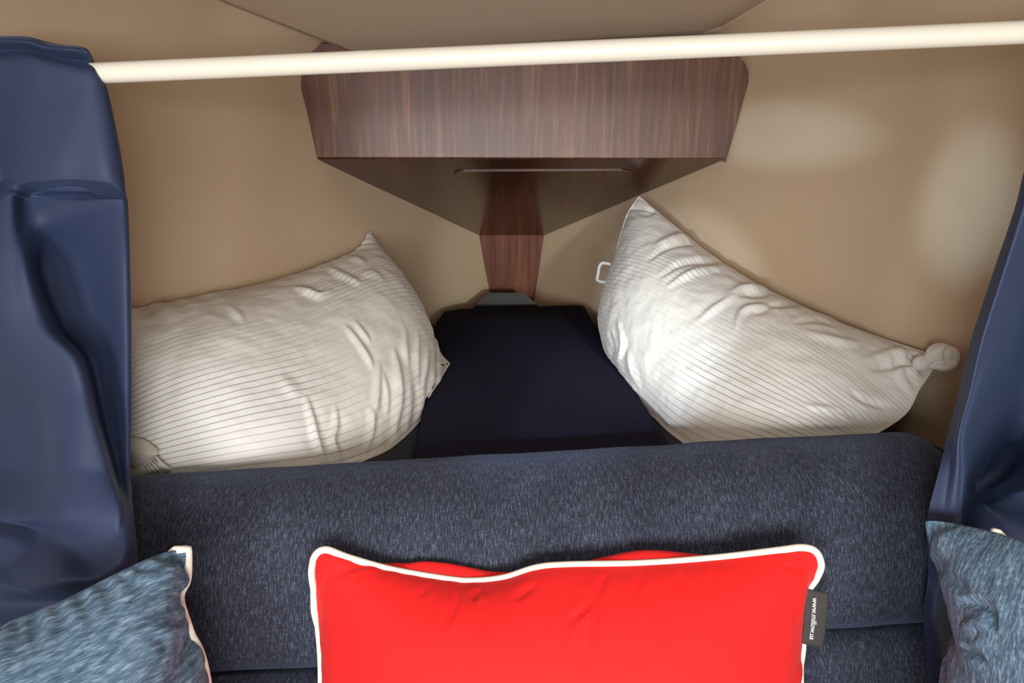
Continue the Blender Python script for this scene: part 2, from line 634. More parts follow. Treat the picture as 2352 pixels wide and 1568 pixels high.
def settee_front(x, z):
    """how far forward the settee surface comes at height z"""
    t = (np.asarray(x) - SA[0]) / (SB[0] - SA[0])
    oy = SA[1] + (SB[1] - SA[1]) * t; oz = SA[2] + (SB[2] - SA[2]) * t
    dz = z - oz
    lim = oy + np.interp(dz, SP[::-1, 1], SP[::-1, 0])
    return np.where(dz > 0.004, 9.0, lim)


def net_sheet(rows, nu, nv, ybase, relief=False):
    """rows: (py, [px...], [dY...]) control net -> smooth sheet; dY towards the viewer"""
    R = len(rows)
    gain = lambda r: 1.7 if np.mean(r[0]) < 160 else (1.6 if np.mean(r[0]) > 460 else 1.2)
    A = np.array([[(px, r[0] if not hasattr(r[0], '__len__') else r[0][k], dy * (gain(r) if relief else 1.0)) for k, (px, dy) in enumerate(zip(r[1], r[2]))] for r in rows], float)
    B = np.stack([catmull(A[i], nu) for i in range(R)])           # R x nu x 3
    pyk = np.array([np.mean(a[:, 1]) for a in A])
    Cc = np.stack([catmull(B[:, j], nv) for j in range(nu)], 1)     # nv x nu x 3
    V = np.empty((nv, nu, 3))
    for i in range(nv):
        for j in range(nu):
            px, py, dy = Cc[i, j]
            Y = ybase(px, py) - dy + 0.0015 * fbm((px * .012, py * .006, 1.0), 2)
            for _ in range(4):
                p = at(px, py, Y)
                if not relief or p[0] > 0.75: break
                lm = float(settee_front(p[0], p[2])) - 0.012 - max(0.0, 0.8 * (dy + 0.05))
                if Y > lm: Y = lm
            V[i, j] = at(px, py, Y)
    # uv in metres
    U = np.zeros((nv, nu, 2))
    U[:, 1:, 0] = np.cumsum(np.linalg.norm(np.diff(V, axis=1), axis=2), 1)
    U[1:, :, 1] = -np.cumsum(np.linalg.norm(np.diff(V, axis=0), axis=2), 0)
    return V.reshape(-1, 3), grid_faces(nv, nu), U.reshape(-1, 2)


def yb_left(px, py):
    return rod_y(px) - 0.016 + np.interp(py, [80, 450, 900, 1080, 1300, 1450], [0, -0.004, -0.035, -0.075, -0.165, -0.185])


Lrows = [
 ((84, 84, 84, 85, 96, 104, 107, 112, 128), [-170, -70, -10, 60, 105, 145, 175, 197, 208], [-.010, -.010, -.012, -.010, -.014, -.010, -.012, -.014, -.02]),
 ((92, 92, 92, 95, 108, 112, 114, 120, 138), [-170, -70, -10, 60, 105, 145, 176, 202, 213], [.004, .003, .004, .006, .003, .005, .004, .003, -.012]),
 ((118, 118, 118, 116, 124, 134, 140, 144, 150), [-170, -70, -10, 60, 105, 145, 178, 206, 219], [-.004, -.005, -.006, -.003, -.006, -.006, -.007, -.008, -.012]),
 ((146, 146, 144, 136, 146, 152, 160, 162, 166), [-170, -70, -10, 60, 108, 150, 184, 214, 229], [.004, .003, .002, .006, .006, .005, .004, .000, -.012]),
 (215, [-170, -70, -10, 60, 112, 160, 205, 236, 248], [.000, -.004, -.006, .006, .009, .009, .006, -.002, -.016]),
 (330, [-170, -70, -5, 52, 115, 175, 232, 262, 272], [-.004, -.012, -.022, .002, .011, .012, .008, -.003, -.018]),
 (405, [-170, -70, 0, 44, 112, 180, 240, 272, 284], [-.004, -.014, -.028, -.002, .011, .010, .010, -.001, -.014]),
 ((424, 424, 424, 420, 418, 412, 424, 436, 440), [-170, -70, -3, 40, 104, 175, 238, 275, 287], [.000, -.006, -.018, -.002, .004, .004, .004, -.002, -.012]),
 ((440, 440, 440, 434, 436, 430, 444, 451, 453), [-170, -70, -8, 36, 92, 168, 235, 276, 291], [.004, .000, -.006, -.003, -.024, -.026, -.022, -.016, -.016]),
 ((452, 452, 452, 446, 452, 452, 458, 460, 460), [-170, -74, -12, 30, 76, 164, 238, 278, 292], [.006, .005, .000, .003, -.022, -.020, -.010, -.003, -.010]),
 ((470, 470, 475, 465, 470, 480, 472, 472, 472), [-170, -80, -20, 26, 62, 160, 240, 280, 293], [.008, .010, .006, .004, -.016, -.014, -.004, -.002, -.010]),
 (600, [-170, -90, -25, 30, 64, 92, 190, 276, 299], [.004, .012, .016, .014, .006, -.036, -.040, -.022, -.026]),
 ((720, 720, 720, 720, 745, 750, 740, 735, 735), [-170, -90, -25, 40, 110, 142, 220, 280, 302], [-.010, .002, .016, .018, .010, -.036, -.040, -.022, -.026]),
 (830, [-170, -60, 8, 100, 178, 198, 240, 284, 302], [-.040, -.036, .002, .018, .016, -.030, -.036, -.022, -.026]),
 (960, [-170, -50, 76, 130, 212, 230, 262, 288, 301], [-.044, -.044, -.018, .018, .018, -.024, -.030, -.020, -.024]),
 (1080, [-170, -50, 84, 150, 244, 262, 278, 290, 299], [-.040, -.040, -.018, .018, .016, -.014, -.020, -.016, -.018]),
 ((1180, 1180, 1180, 1180, 1180, 1180, 1180, 1180, 1180), [-170, -60, 70, 150, 262, 282, 292, 300, 306], [-.030, -.026, -.014, .012, .016, .008, .002, -.004, -.012]),
 ((1250, 1250, 1225, 1250, 1285, 1280, 1262, 1252, 1246), [-170, -60, 80, 150, 225, 262, 284, 300, 313], [-.034, -.032, -.022, -.010, .000, .010, .012, .006, -.006]),
 ((1330, 1330, 1335, 1335, 1335, 1330, 1322, 1310, 1300), [-170, -60, 60, 130, 200, 240, 270, 295, 316], [-.034, -.030, -.004, .016, .010, .006, .006, .002, -.006]),
 ((1390, 1390, 1385, 1380, 1378, 1375, 1368, 1362, 1355), [-170, -60, 60, 130, 200, 240, 270, 295, 312], [-.038, -.036, -.024, -.018, -.012, -.006, -.002, -.004, -.01]),
 (1440, [-170, -60, 60, 130, 200, 240, 270, 290, 305], [-.03, -.025, -.012, -.004, -.004, -.004, -.004, -.006, -.01]),
]
cur = empty('curtain', (-0.55, 0.86, 0.78), 'dark navy satin curtain bunched at the left end of the white rod', 'curtain', 'navy berth curtains')
v, f, uv = net_sheet(Lrows, 130, 200, yb_left, True)
o = put('drape', v, f, M_satin, cur, uvs=uv)
mod(o, 'SOLIDIFY', thickness=0.0018, offset=0)
mod(o, 'SUBSURF', levels=1, render_levels=1)
# rear half of the rod pocket
Brows = []
for py, k in ((110, 0), (140, 1), (200, 1), (300, .6), (440, 0)):
    pxs = [-165, -60, 50, 150, {110: 180, 140: 205, 200: 236, 300: 258, 440: 282}[py]]
    Brows.append((py, pxs, [-.03 * k - .012] * 5))
v, f, uv = net_sheet(Brows, 40, 40, lambda px, py: rod_y(px) - 0.006)
o = put('rod_pocket', v, f, M_satin, cur, uvs=uv)
mod(o, 'SOLIDIFY', thickness=0.0015, offset=0)


def yb_right(px, py):
    return rod_y(px) - 0.016 + np.interp(py, [60, 450, 900, 1200, 1600], [0, 0, -0.02, -0.04, -0.06])


Rrows = [
 (-10, [2452, 2470, 2490, 2520, 2560, 2610, 2680, 2760], [-.006, .002, .004, .002, .003, .001, .003, .002]),
 (90, [2440, 2458, 2478, 2508, 2550, 2600, 2680, 2760], [-.002, .004, .006, .004, .005, .003, .005, .004]),
 (260, [2392, 2406, 2426, 2460, 2510, 2570, 2660, 2760], [-.014, .002, .006, -.004, -.03, -.03, 0, 0]),
 (400, [2352, 2362, 2380, 2412, 2470, 2540, 2650, 2760], [-.014, .002, .006, -.012, -.04, -.03, 0, 0]),
 (480, [2332, 2342, 2358, 2392, 2450, 2530, 2650, 2760], [-.016, .002, .006, -.014, -.045, -.035, 0, 0]),
 (640, [2278, 2290, 2306, 2344, 2410, 2500, 2640, 2760], [-.018, .0, .008, -.022, -.085, -.08, -.02, 0]),
 (780, [2232, 2246, 2262, 2302, 2370, 2470, 2630, 2760], [-.018, .0, .008, -.030, -.10, -.09, -.02, 0]),
 (900, [2204, 2218, 2232, 2252, 2340, 2450, 2630, 2760], [-.016, -.002, .006, -.036, -.105, -.09, -.02, 0]),
 (1000, [2178, 2192, 2206, 2222, 2320, 2440, 2630, 2760], [-.008, .000, .008, -.042, -.10, -.07, .0, 0]),
 ((1080, 1080, 1080, 1080, 1090, 1070, 1050, 1050), [2157, 2180, 2206, 2220, 2300, 2400, 2630, 2760], [.004, .008, .010, -.044, -.075, -.03, .02, 0]),
 ((1140, 1140, 1140, 1140, 1140, 1130, 1110, 1110), [2140, 2170, 2202, 2216, 2262, 2350, 2600, 2760], [.008, .012, .012, -.040, -.040, .014, .03, 0]),
 ((1182, 1182, 1182, 1182, 1172, 1180, 1190, 1190), [2131, 2164, 2198, 2212, 2250, 2330, 2600, 2760], [.008, .012, .012, -.018, -.022, -.024, .006, 0]),
 ((1230, 1230, 1230, 1225, 1225, 1240, 1260, 1260), [2128, 2160, 2194, 2212, 2254, 2330, 2600, 2760], [.006, .010, .010, -.010, .010, -.028, -.01, 0]),
 (1320, [2132, 2155, 2180, 2210, 2255, 2330, 2600, 2760], [-.01, -.004, -.004, -.010, -.012, -.02, -.01, 0]),
 (1400, [2122, 2140, 2160, 2200, 2250, 2330, 2600, 2760], [-.014, -.002, -.002, -.016, -.02, -.02, -.01, 0]),
 (1480, [2126, 2148, 2168, 2205, 2255, 2330, 2600, 2760], [-.014, .0, .0, -.016, -.02, -.02, -.01, 0]),
 (1620, [2138, 2160, 2182, 2215, 2255, 2330, 2600, 2760], [-.014, .0, .0, -.016, -.02, -.02, -.01, 0]),
]
cur2 = empty('curtain', (0.60, 0.78, 0.70), 'dark navy satin curtain drawn aside along the right edge of the berth opening', 'curtain', 'navy berth curtains')
v, f, uv = net_sheet(Rrows, 120, 170, yb_right, True)
o = put('drape', v, f, M_satin, cur2, uvs=uv)
mod(o, 'SOLIDIFY', thickness=0.0018, offset=0)
mod(o, 'SUBSURF', levels=1, render_levels=1)

Brows = []
for py, k in ((0, 0), (40, 1), (100, 1), (180, .6), (240, 0)):
    e0 = np.interp(py, [0, 90, 260], [2452, 2442, 2396]) + 12
    Brows.append((py, [e0, e0 + 80, e0 + 170, e0 + 250, 2760], [-.03 * k - .012] * 5))
v, f, uv = net_sheet(Brows, 40, 40, lambda px, py: rod_y(px) - 0.006)
o = put('rod_pocket', v, f, M_satin, cur2, uvs=uv)
mod(o, 'SOLIDIFY', thickness=0.0015, offset=0)

# ------------------------------------------------------------------ settee back
settee = empty('settee', (0.02, 0.72, 0.0), 'navy chenille settee backrest spanning the foot of the berth', 'settee')

prof_up = [(0.03, -0.235), (0.032, -0.10), (0.026, -0.03), (0.012, -0.006), (0.0, 0.0), (-0.03, 0.002), (-0.07, -0.006), (-0.11, -0.026), (-0.140, -0.060),
           (-0.162, -0.115), (-0.166, -0.165), (-0.158, -0.200), (-0.125, -0.222), (0.0, -0.235)]
prof_dn = [(0.02, -0.325), (0.02, -0.245), (-0.10, -0.232), (-0.138, -0.226), (-0.164, -0.233), (-0.180, -0.258), (-0.184, -0.325), (-0.10, -0.332)]


def loft(prof, px0, px1, n, endr, sub=6, amp=0.0025, seed=0, zdrop=0.0):
    P = np.array(prof + [prof[0]], float)
    P = catmull(P, len(prof) * sub + 1)[:-1]
    m = len(P)
    cen = P.mean(0)
    V, uv = [], []
    s = np.r_[0, np.cumsum(np.linalg.norm(np.diff(P, axis=0), axis=1))]
    x0, x1 = srow(px0)[0], srow(px1)[0]
    ts = []
    for k in range(9): ts.append((x0 + endr * (1 - math.cos(PI / 2 * k / 8)), math.sin(PI / 2 * k / 8)))
    for k in range(1, n): ts.append((x0 + endr + (x1 - x0 - 2 * endr) * k / n, 1.0))
    for k in range(8, -1, -1): ts.append((x1 - endr * (1 - math.cos(PI / 2 * k / 8)), math.sin(PI / 2 * k / 8)))
    for x, sc in ts:
        px = 300 + (x - SA[0]) / (SB[0] - SA[0]) * 1785
        o_ = srow(px)
        k = 0.62 + 0.38 * sc
        if sc <= 0: k = 0.55
        for j in range(m):
            dy, dz = cen + (P[j] - cen) * k
            b = amp * fbm((x * 5 + seed, s[j] * 8, 0.3), 3)
            V.append((o_[0], o_[1] + dy + b, o_[2] + dz + b))
            uv.append((x, s[j]))
    Fc = []
    nr_ = len(ts)
    for i in range(nr_ - 1):
        for j in range(m):
            k = (j + 1) % m
            Fc.append((i * m + j, (i + 1) * m + j, (i + 1) * m + k, i * m + k))
    Fc.append(tuple(range(m))); Fc.append(tuple(range(nr_ * m - 1, (nr_ - 1) * m - 1, -1)))
    return np.array(V), Fc, uv


v, f, uv = loft(prof_up, -60, 2140, 70, 0.05)
o = put('upper_bolster', v, f, M_navy, settee, uvs=uv)
v, f, uv = loft(prof_dn, -60, 2100, 60, 0.03, seed=4)
o = put('lower_back', v, f, M_navy, settee, uvs=uv)
zs_ = srow(1176)[2] - 0.335
v, f, uv = cushion_solid([(-0.68, 0.20), (0.70, 0.20), (0.70, 0.80), (-0.68, 0.80)], zs_ - 0.12, zs_, 0.02)
o = put('seat', v, f, M_navy, settee, uvs=uv)
v, f = prism([(-0.66, 0.22, 0), (0.68, 0.22, 0), (0.68, 1.03, 0), (-0.66, 1.03, 0)],
             [(-0.66, 0.22, zs_ - 0.121), (0.68, 0.22, zs_ - 0.121), (0.68, 1.03, zs_ - 0.121), (-0.66, 1.03, zs_ - 0.121)])
o = put('base', v, f, M_wood, settee, smooth=False)

# ------------------------------------------------------------------ cloth pillows (mass-spring inflation)
def coons(top, right, bottom, left):
    """top: A->B over u, bottom: D->C over u, left: A->D over v, right: B->C over v"""
    nu, nv = len(top), len(left)
    u = np.linspace(0, 1, nu)[:, None, None]; v = np.linspace(0, 1, nv)[None, :, None]
    Sc = (1 - v) * top[:, None] + v * bottom[:, None]
    Sd = (1 - u) * left[None] + u * right[None]
    A, B, D, C_ = top[0], top[-1], bottom[0], bottom[-1]
    Sb = (1 - u) * (1 - v) * A + u * (1 - v) * B + (1 - u) * v * D + u * v * C_
    return Sc + Sd - Sb


def inflate(edges, nu, nv, exu, exv, thick, steps=160, pin=0.9, collide=None, grav=0.0, it=6, bend=0.15, seed=1, jitter=0.002, press=1.0, fs=1.0):
    top, right, bottom, left = edges
    ln = lambda P: np.linalg.norm(np.diff(P, axis=0), axis=1).sum()
    l_t, l_b, l_l, l_r = ln(top) * exu, ln(bottom) * exu, ln(left) * exv, ln(right) * exv
    W_, H_ = (l_t + l_b) / 2, (l_l + l_r) / 2
    vol_t = 0.62 * W_ * H_ * thick
    HX = (l_t + (l_b - l_t) * np.linspace(0, 1, nv)) / (nu - 1)
    HY = (l_l + (l_r - l_l) * np.linspace(0, 1, nu)) / (nv - 1)
    G = coons(top, right, bottom, left)
    du = np.gradient(G, axis=0); dv = np.gradient(G, axis=1)
    N = np.cross(du, dv); N /= np.linalg.norm(N, axis=2, keepdims=True) + 1e-12
    mid = G.mean((0, 1))
    if np.dot(N.mean((0, 1)), CAM - mid) < 0: N = -N
    uu = np.linspace(0, 1, nu)[:, None]; vv = np.linspace(0, 1, nv)[None]
    bmp = ((1 - (2 * uu - 1) ** 4) * (1 - (2 * vv - 1) ** 4))[..., None]
    idF = np.arange(nu * nv).reshape(nu, nv)
    inner = np.zeros((nu, nv), bool); inner[1:-1, 1:-1] = True
    idB = idF.copy()
    idB[inner] = nu * nv + np.arange(inner.sum())
    n = nu * nv + inner.sum()
    X = np.zeros((n, 3))
    th = vol_t / (W_ * H_) * 0.5
    rng = np.random.RandomState(seed)
    X[:nu * nv] = (G + N * bmp * th).reshape(-1, 3)
    X[idB[inner]] = (G - N * bmp * th)[inner]
    X += rng.normal(0, jitter, X.shape)
    # constraints
    E, L, K = [], [], []
    hx, hy = W_ / (nu - 1), H_ / (nv - 1)
    for I in (idF, idB):
        fs_ = fs if I is idF else 1.0
        hxg = np.broadcast_to(HX[None, :], (nu, nv)) * fs_; hyg = np.broadcast_to(HY[:, None], (nu, nv)) * fs_
        dg = np.hypot(hxg, hyg)[:-1, :-1]
        for a, b, l, k in ((I[:-1], I[1:], hxg[:-1], 1), (I[:, :-1], I[:, 1:], hyg[:, :-1], 1),
                           (I[:-1, :-1], I[1:, 1:], dg, .35), (I[1:, :-1], I[:-1, 1:], dg, .35),
                           (I[:-2], I[2:], 2 * hxg[:-2], bend), (I[:, :-2], I[:, 2:], 2 * hyg[:, :-2], bend)):
            E.append(np.stack([a.ravel(), b.ravel()], 1)); L.append(l.ravel()); K.append(np.full(a.size, k))
    E = np.vstack(E); L = np.concatenate(L); K = np.concatenate(K)
    cnt = np.bincount(E.ravel(), minlength=n).astype(float)
    tri = []
    for I, fl in ((idF, 1), (idB, -1)):
        a, b, c, d = I[:-1, :-1].ravel(), I[1:, :-1].ravel(), I[1:, 1:].ravel(), I[:-1, 1:].ravel()
        t = np.vstack([np.stack([a, b, c], 1), np.stack([a, c, d], 1)])
        tri.append(t if fl > 0 else t[:, ::-1])
    T = np.vstack(tri)
    def vol(X):
        return np.einsum('ij,ij->i', X[T[:, 0]] - mid, np.cross(X[T[:, 1]] - mid, X[T[:, 2]] - mid)).sum() / 6
    if vol(X) < 0: T = T[:, ::-1]
    bd = idF[~inner]
    tgt = G[~inner]
    corner = np.array([idF[0, 0], idF[-1, 0], idF[-1, -1], idF[0, -1]])
    ctgt = np.array([G[0, 0], G[-1, 0], G[-1, -1], G[0, -1]])
    Vv = np.zeros_like(X)
    for s in range(steps):
        v_ = vol(X)
        fn = np.cross(X[T[:, 1]] - X[T[:, 0]], X[T[:, 2]] - X[T[:, 0]])
        vn = np.zeros_like(X)
        for k in range(3):
            for ax in range(3):
                vn[:, ax] += np.bincount(T[:, k], fn[:, ax], minlength=n)
        vn /= (hx * hy * 6)
        p = np.clip((vol_t - v_) / vol_t, -0.3, 1.0) * 0.004 * press + 0.0006 * press
        Vv = Vv * 0.90 + vn * p * 0.5
        Vv[:, 2] -= grav
        Xo = X.copy()
        X = X + Vv
        for _ in range(it):
            d = X[E[:, 1]] - X[E[:, 0]]
            l = np.linalg.norm(d, axis=1) + 1e-12
            c = (0.5 * K * (l - L) / l)[:, None] * d
            acc = np.zeros_like(X)
            for ax in range(3):
                acc[:, ax] = np.bincount(E[:, 0], c[:, ax], minlength=n) - np.bincount(E[:, 1], c[:, ax], minlength=n)
            X = X + acc / cnt[:, None] * 3.2
            X[bd] += (tgt - X[bd]) * pin
            X[corner] = ctgt
        if collide is not None: X = collide(X)
        Vv = np.clip(X - Xo, -0.01, 0.01)
    return X, idF, idB


def upsample(G, k):
    """smooth k-times finer grid (cubic)"""
    nu, nv = G.shape[:2]
    A = np.stack([catmull(G[:, j], (nu - 1) * k + 1) for j in range(nv)], 1)
    return np.stack([catmull(A[i], (nv - 1) * k + 1) for i in range(A.shape[0])], 0)


def ridges(P, N, specs, facing):
    """folds in the cloth: each (pixel polyline, height, width_px)"""
    px, py = proj(P)
    D = np.zeros(len(P))
    for line, amp, wd in specs:
        L_ = catmull(np.array(line, float), max(2, 8 * (len(line) - 1))) if len(line) > 2 else np.array(line, float)
        best = np.full(len(P), 1e9); bt = np.zeros(len(P))
        n = len(L_) - 1
        for i in range(n):
            a, b = L_[i], L_[i + 1]
            e = b - a; ll = e @ e + 1e-9
            t = np.clip(((px - a[0]) * e[0] + (py - a[1]) * e[1]) / ll, 0, 1)
            dx = px - a[0] - t * e[0]; dy = py - a[1] - t * e[1]
            d = np.hypot(dx, dy)
            m = d < best
            best[m] = d[m]; bt[m] = ((i + t) / n)[m]
        tap = np.sin(PI * np.clip(bt, 0.0, 1.0)) ** 0.6
        w = wd * (0.6 + 0.4 * tap)
        D += 1.5 * amp * tap * (np.exp(-(best / w) ** 2) - 0.45 * np.exp(-(best / (2.2 * w)) ** 2))
    return P + N * (D * facing)[:, None]


def grid_normals(G):
    du = np.gradient(G, axis=0); dv = np.gradient(G, axis=1)
    N = np.cross(du, dv); return N / (np.linalg.norm(N, axis=2, keepdims=True) + 1e-12)


def pillow_obj(name, X, idF, idB, k, m, parent, Wm, Hm, folds=(), mic=0.0, freq=(40, 40), uvscale=None, seed=0, backlift=None, fin=None):
    F_ = upsample(X[idF], k); B_ = upsample(X[idB], k)
    nu, nv = F_.shape[:2]
    out = []
    mid = (F_.mean((0, 1)) + B_.mean((0, 1))) / 2
    for G, sgn in ((F_, 1), (B_, -1)):
        N = grid_normals(G)
        ref = (F_.mean((0, 1)) - B_.mean((0, 1))) * sgn
        if np.dot(N.mean((0, 1)), ref) < 0: N = -N
        P = G.reshape(-1, 3); Nn = N.reshape(-1, 3)
        uu, vv = np.meshgrid(np.linspace(0, 1, nu), np.linspace(0, 1, nv), indexing='ij')
        edge = (np.clip(np.minimum.reduce([uu, 1 - uu, vv, 1 - vv]) / 0.04, 0, 1)).ravel()
        if mic:
            dd = np.array([fbm((a * freq[0] + seed, b * freq[1], sgn * 3.1), 3) for a, b in zip(uu.ravel(), vv.ravel())])
            P = P + Nn * (dd * mic * edge)[:, None]
        if len(folds) and sgn > 0:
            view = CAM - P; view /= np.linalg.norm(view, axis=1, keepdims=True)
            fc = np.clip((Nn * view).sum(1) * 4, 0, 1) * edge
            P = ridges(P, Nn, folds, fc)
        if backlift is not None and sgn < 0: P = P + backlift(uu.ravel(), vv.ravel())
        if fin is not None: P = fin(P)
        out.append(P.reshape(nu, nv, 3))
    inner = np.zeros((nu, nv), bool); inner[1:-1, 1:-1] = True
    iF = np.arange(nu * nv).reshape(nu, nv)
    iB = iF.copy(); iB[inner] = nu * nv + np.arange(inner.sum())
    Fg = out[0]
    V = np.vstack([Fg.reshape(-1, 3), out[1][inner]])
    uu, vv = np.meshgrid(np.linspace(0, 1, nu), np.linspace(0, 1, nv), indexing='ij')
    uvF = np.stack([uu, vv], 2)
    if uvscale is not None: uvF = uvF * np.array(uvscale)
    uv = np.vstack([uvF.reshape(-1, 2), uvF[inner]])
    Fc = []
    for I in (iF, iB):
        for i in range(nu - 1):
            for j in range(nv - 1):
                q_ = (I[i, j], I[i + 1, j], I[i + 1, j + 1], I[i, j + 1])
                Fc.append(q_ if I is iF else q_[::-1])
    o = put(name, V, Fc, m, parent, uvs=uv)
    bdry = np.vstack([Fg[:, 0], Fg[-1, 1:], Fg[-2::-1, -1], Fg[0, -2:0:-1]])
    return o, Fg, out[1], bdry


def edge_pts(pts, n):
    """pts: (px,py,Y) triples -> n world points even in arc length"""
    P = np.array([at(*p) if p[2] < 50 else np.array(p[3:]) for p in pts])
    S = catmull(P, 12 * len(P)) if len(P) > 2 else P
    return arclen(S, n)


def berth_collide():
    def fn(X):
        X = X.copy()
        xl_ = nl[0] + (fl[0] - nl[0]) * (X[:, 1] - nl[1]) / (fl[1] - nl[1])
        xr_ = nr[0] + (fr[0] - nr[0]) * (X[:, 1] - nr[1]) / (fr[1] - nr[1])
        on_mid = np.minimum(np.clip((X[:, 0] - xl_) / 0.012, 0, 1), np.clip((xr_ - X[:, 0]) / 0.012, 0, 1))
        X[:, 2] = np.maximum(X[:, 2], zm + 0.002 - SIDE_DROP * (1 - on_mid))
        X[:, 1] = np.maximum(X[:, 1], yback(X[:, 0]) + 0.004)
        hw = half(X[:, 1], X[:, 2]) - 0.022
        c = cxf(X[:, 1])
        X[:, 0] = np.clip(X[:, 0], c - hw, c + hw)
        return X
    return fn


def wp(x, y, z):
    """a hidden control point given in metres"""
    return (0, 0, 99, x, y, z)


SIMS = {}
# ---- left white pillow:  u runs far -> near, v runs top -> bottom
nu, nv = 76, 58
A = (846, 532, 1.84); Bn = (110, 752, 1.01)
topE, lt = edge_pts([A, (800, 580, 1.77), (737, 608, 1.67), (600, 646, 1.49), (450, 679, 1.31), (300, 708, 1.17), Bn], nu)
nb = wp(-0.56, 0.935, zm - 0.020)
botE, lb_ = edge_pts([(1032, 846, 1.485), (985, 935, 1.27), (920, 1015, 1.118), (850, 1074, 1.045), wp(-0.34, 0.955, zm - 0.020), nb], nu)
leftE, l1 = edge_pts([A, (890, 610, 1.80), (955, 720, 1.69), (1005, 800, 1.57), (1032, 846, 1.485)], nv)
rightE, l2 = edge_pts([Bn, wp(-0.63, 0.98, zm + 0.10), nb], nv)
Wp, Hp = lt * 1.02, l1 * 1.10
X, iF, iB = inflate((topE, rightE, botE, leftE), nu, nv, 1.015, 1.06, 0.15, steps=170, fs=1.02, collide=berth_collide(), seed=3)
pil = empty('pillow', (-0.35, 1.45, zm), 'white striped pillow leaning on the left wall with a care label at its near end', 'pillow', 'white striped bed pillows')
Lf = [
 ([(700, 905), (716, 960), (728, 1010), (745, 1060), (765, 1090)], 0.008, 9),
 ([(770, 930), (772, 975), (764, 1010), (775, 1040), (785, 1068)], 0.007, 8),
 ([(905, 800), (915, 860), (918, 920), (905, 990)], 0.008, 10),
 ([(870, 830), (868, 900), (855, 980)], 0.006, 9),
 ([(790, 745), (815, 775), (845, 820), (858, 850)], 0.006, 7),
 ([(812, 735), (835, 765), (852, 790)], 0.005, 6),
 ([(930, 750), (932, 800), (940, 840)], 0.004, 8),
 ([(960, 770), (958, 830), (962, 905)], 0.006, 8),
 ([(985, 800), (975, 860), (968, 900)], 0.005, 7),
 ([(880, 850), (890, 905), (888, 960)], 0.005, 7),
 ([(850, 930), (855, 985), (835, 1050)], 0.006, 8),
 ([(675, 660), (705, 668), (735, 678), (760, 668)], 0.008, 8),
 ([(795, 592), (820, 594), (840, 603)], 0.006, 7),
 ([(750, 612), (790, 632), (830, 652)], 0.006, 8),
 ([(820, 640), (850, 625), (880, 640)], 0.004, 8),
 ([(640, 860), (670, 890), (690, 920)], 0.003, 16),
 ([(520, 700), (545, 720), (560, 740)], 0.004, 10),
]
o, Fl, Bl, bl = pillow_obj('pillow_case', X, iF, iB, 3, M_pillow, pil, Wp, Hp, Lf, 0.0022, (16, 12), seed=1, fin=berth_collide())
v, f = tube(bl[::3], 0.0022, 6, closed=True)
put('seam_piping', v, f, M_pillow, pil)

# ---- right white pillow
A = (1468, 452, 1.86); Bn = (2158, 822, 1.13)
topE, lt = edge_pts([A, (1540, 512, 1.77), (1650, 598, 1.63), (1800, 684, 1.46), (1990, 764, 1.27), Bn], nu)
botE, lb_ = edge_pts([(1385, 792, 1.665), (1440, 890, 1.37), (1500, 962, 1.23), (1552, 1022, 1.13), wp(0.34, 1.01, zm - 0.020), wp(0.47, 1.005, zm - 0.020)], nu)
leftE, l1 = edge_pts([A, (1438, 500, 1.86), (1408, 610, 1.82), (1385, 700, 1.75), (1385, 792, 1.665)], nv)
rightE, l2 = edge_pts([Bn, (2112, 890, 1.10), (2060, 965, 1.07), wp(0.47, 1.005, zm - 0.020)], nv)
Wp2, Hp2 = lt * 1.03, l1 * 1.14
X, iF, iB = inflate((topE, rightE, botE, leftE), nu, nv, 0.97, 1.06, 0.15, steps=170, fs=1.02, collide=berth_collide(), seed=5)
pil2 = empty('pillow', (0.42, 1.45, zm), 'white striped pillow leaning on the right wall with its near corner knotted', 'pillow', 'white striped bed pillows')
Rf = [
 ([(1450, 480), (1485, 490), (1510, 478)], -0.006, 8),
 ([(1500, 565), (1560, 542), (1620, 545)], 0.007, 9),
 ([(1485, 600), (1540, 565), (1610, 560), (1660, 585)], -0.006, 7),
 ([(1510, 640), (1570, 605), (1650, 600), (1690, 610)], -0.006, 7),
 ([(1530, 660), (1590, 625), (1660, 615)], 0.006, 8),
 ([(1600, 740), (1650, 700), (1700, 665), (1760, 660), (1800, 665)], 0.008, 10),
 ([(1640, 700), (1690, 672), (1740, 675), (1780, 670)], -0.006, 8),
 ([(1690, 760), (1700, 720), (1730, 705), (1790, 710)], 0.007, 8),
 ([(1730, 720), (1790, 700), (1850, 700)], -0.006, 8),
 ([(1420, 740), (1430, 790), (1418, 830)], 0.007, 6),
 ([(1400, 760), (1406, 800), (1402, 830)], -0.006, 6),
 ([(1440, 800), (1450, 850), (1470, 890)], 0.005, 8),
 ([(2000, 850), (2060, 835), (2130, 825)], -0.008, 10),
 ([(1980, 830), (2060, 808), (2130, 815)], 0.007, 12),
 ([(1950, 900), (2000, 925), (2060, 938)], -0.007, 9),
 ([(1900, 940), (1980, 962), (2040, 975)], -0.006, 8),
 ([(1850, 930), (1920, 945), (1960, 960)], 0.005, 10),
 ([(1800, 970), (1880, 985), (1960, 990)], -0.005, 9),
 ([(1850, 760), (1920, 780), (1980, 790)], 0.005, 10),
 ([(1820, 740), (1880, 735), (1930, 750)], -0.005, 8),
 ([(2040, 880), (2070, 850), (2110, 850)], 0.006, 10),
]
o, Fr, Br, br = pillow_obj('pillow_case', X, iF, iB, 3, M_pillow, pil2, Wp2, Hp2, Rf, 0.0022, (16, 12), seed=9, fin=berth_collide())
v, f = tube(br[::3], 0.0022, 6, closed=True)
put('seam_piping', v, f, M_pillow, pil2)
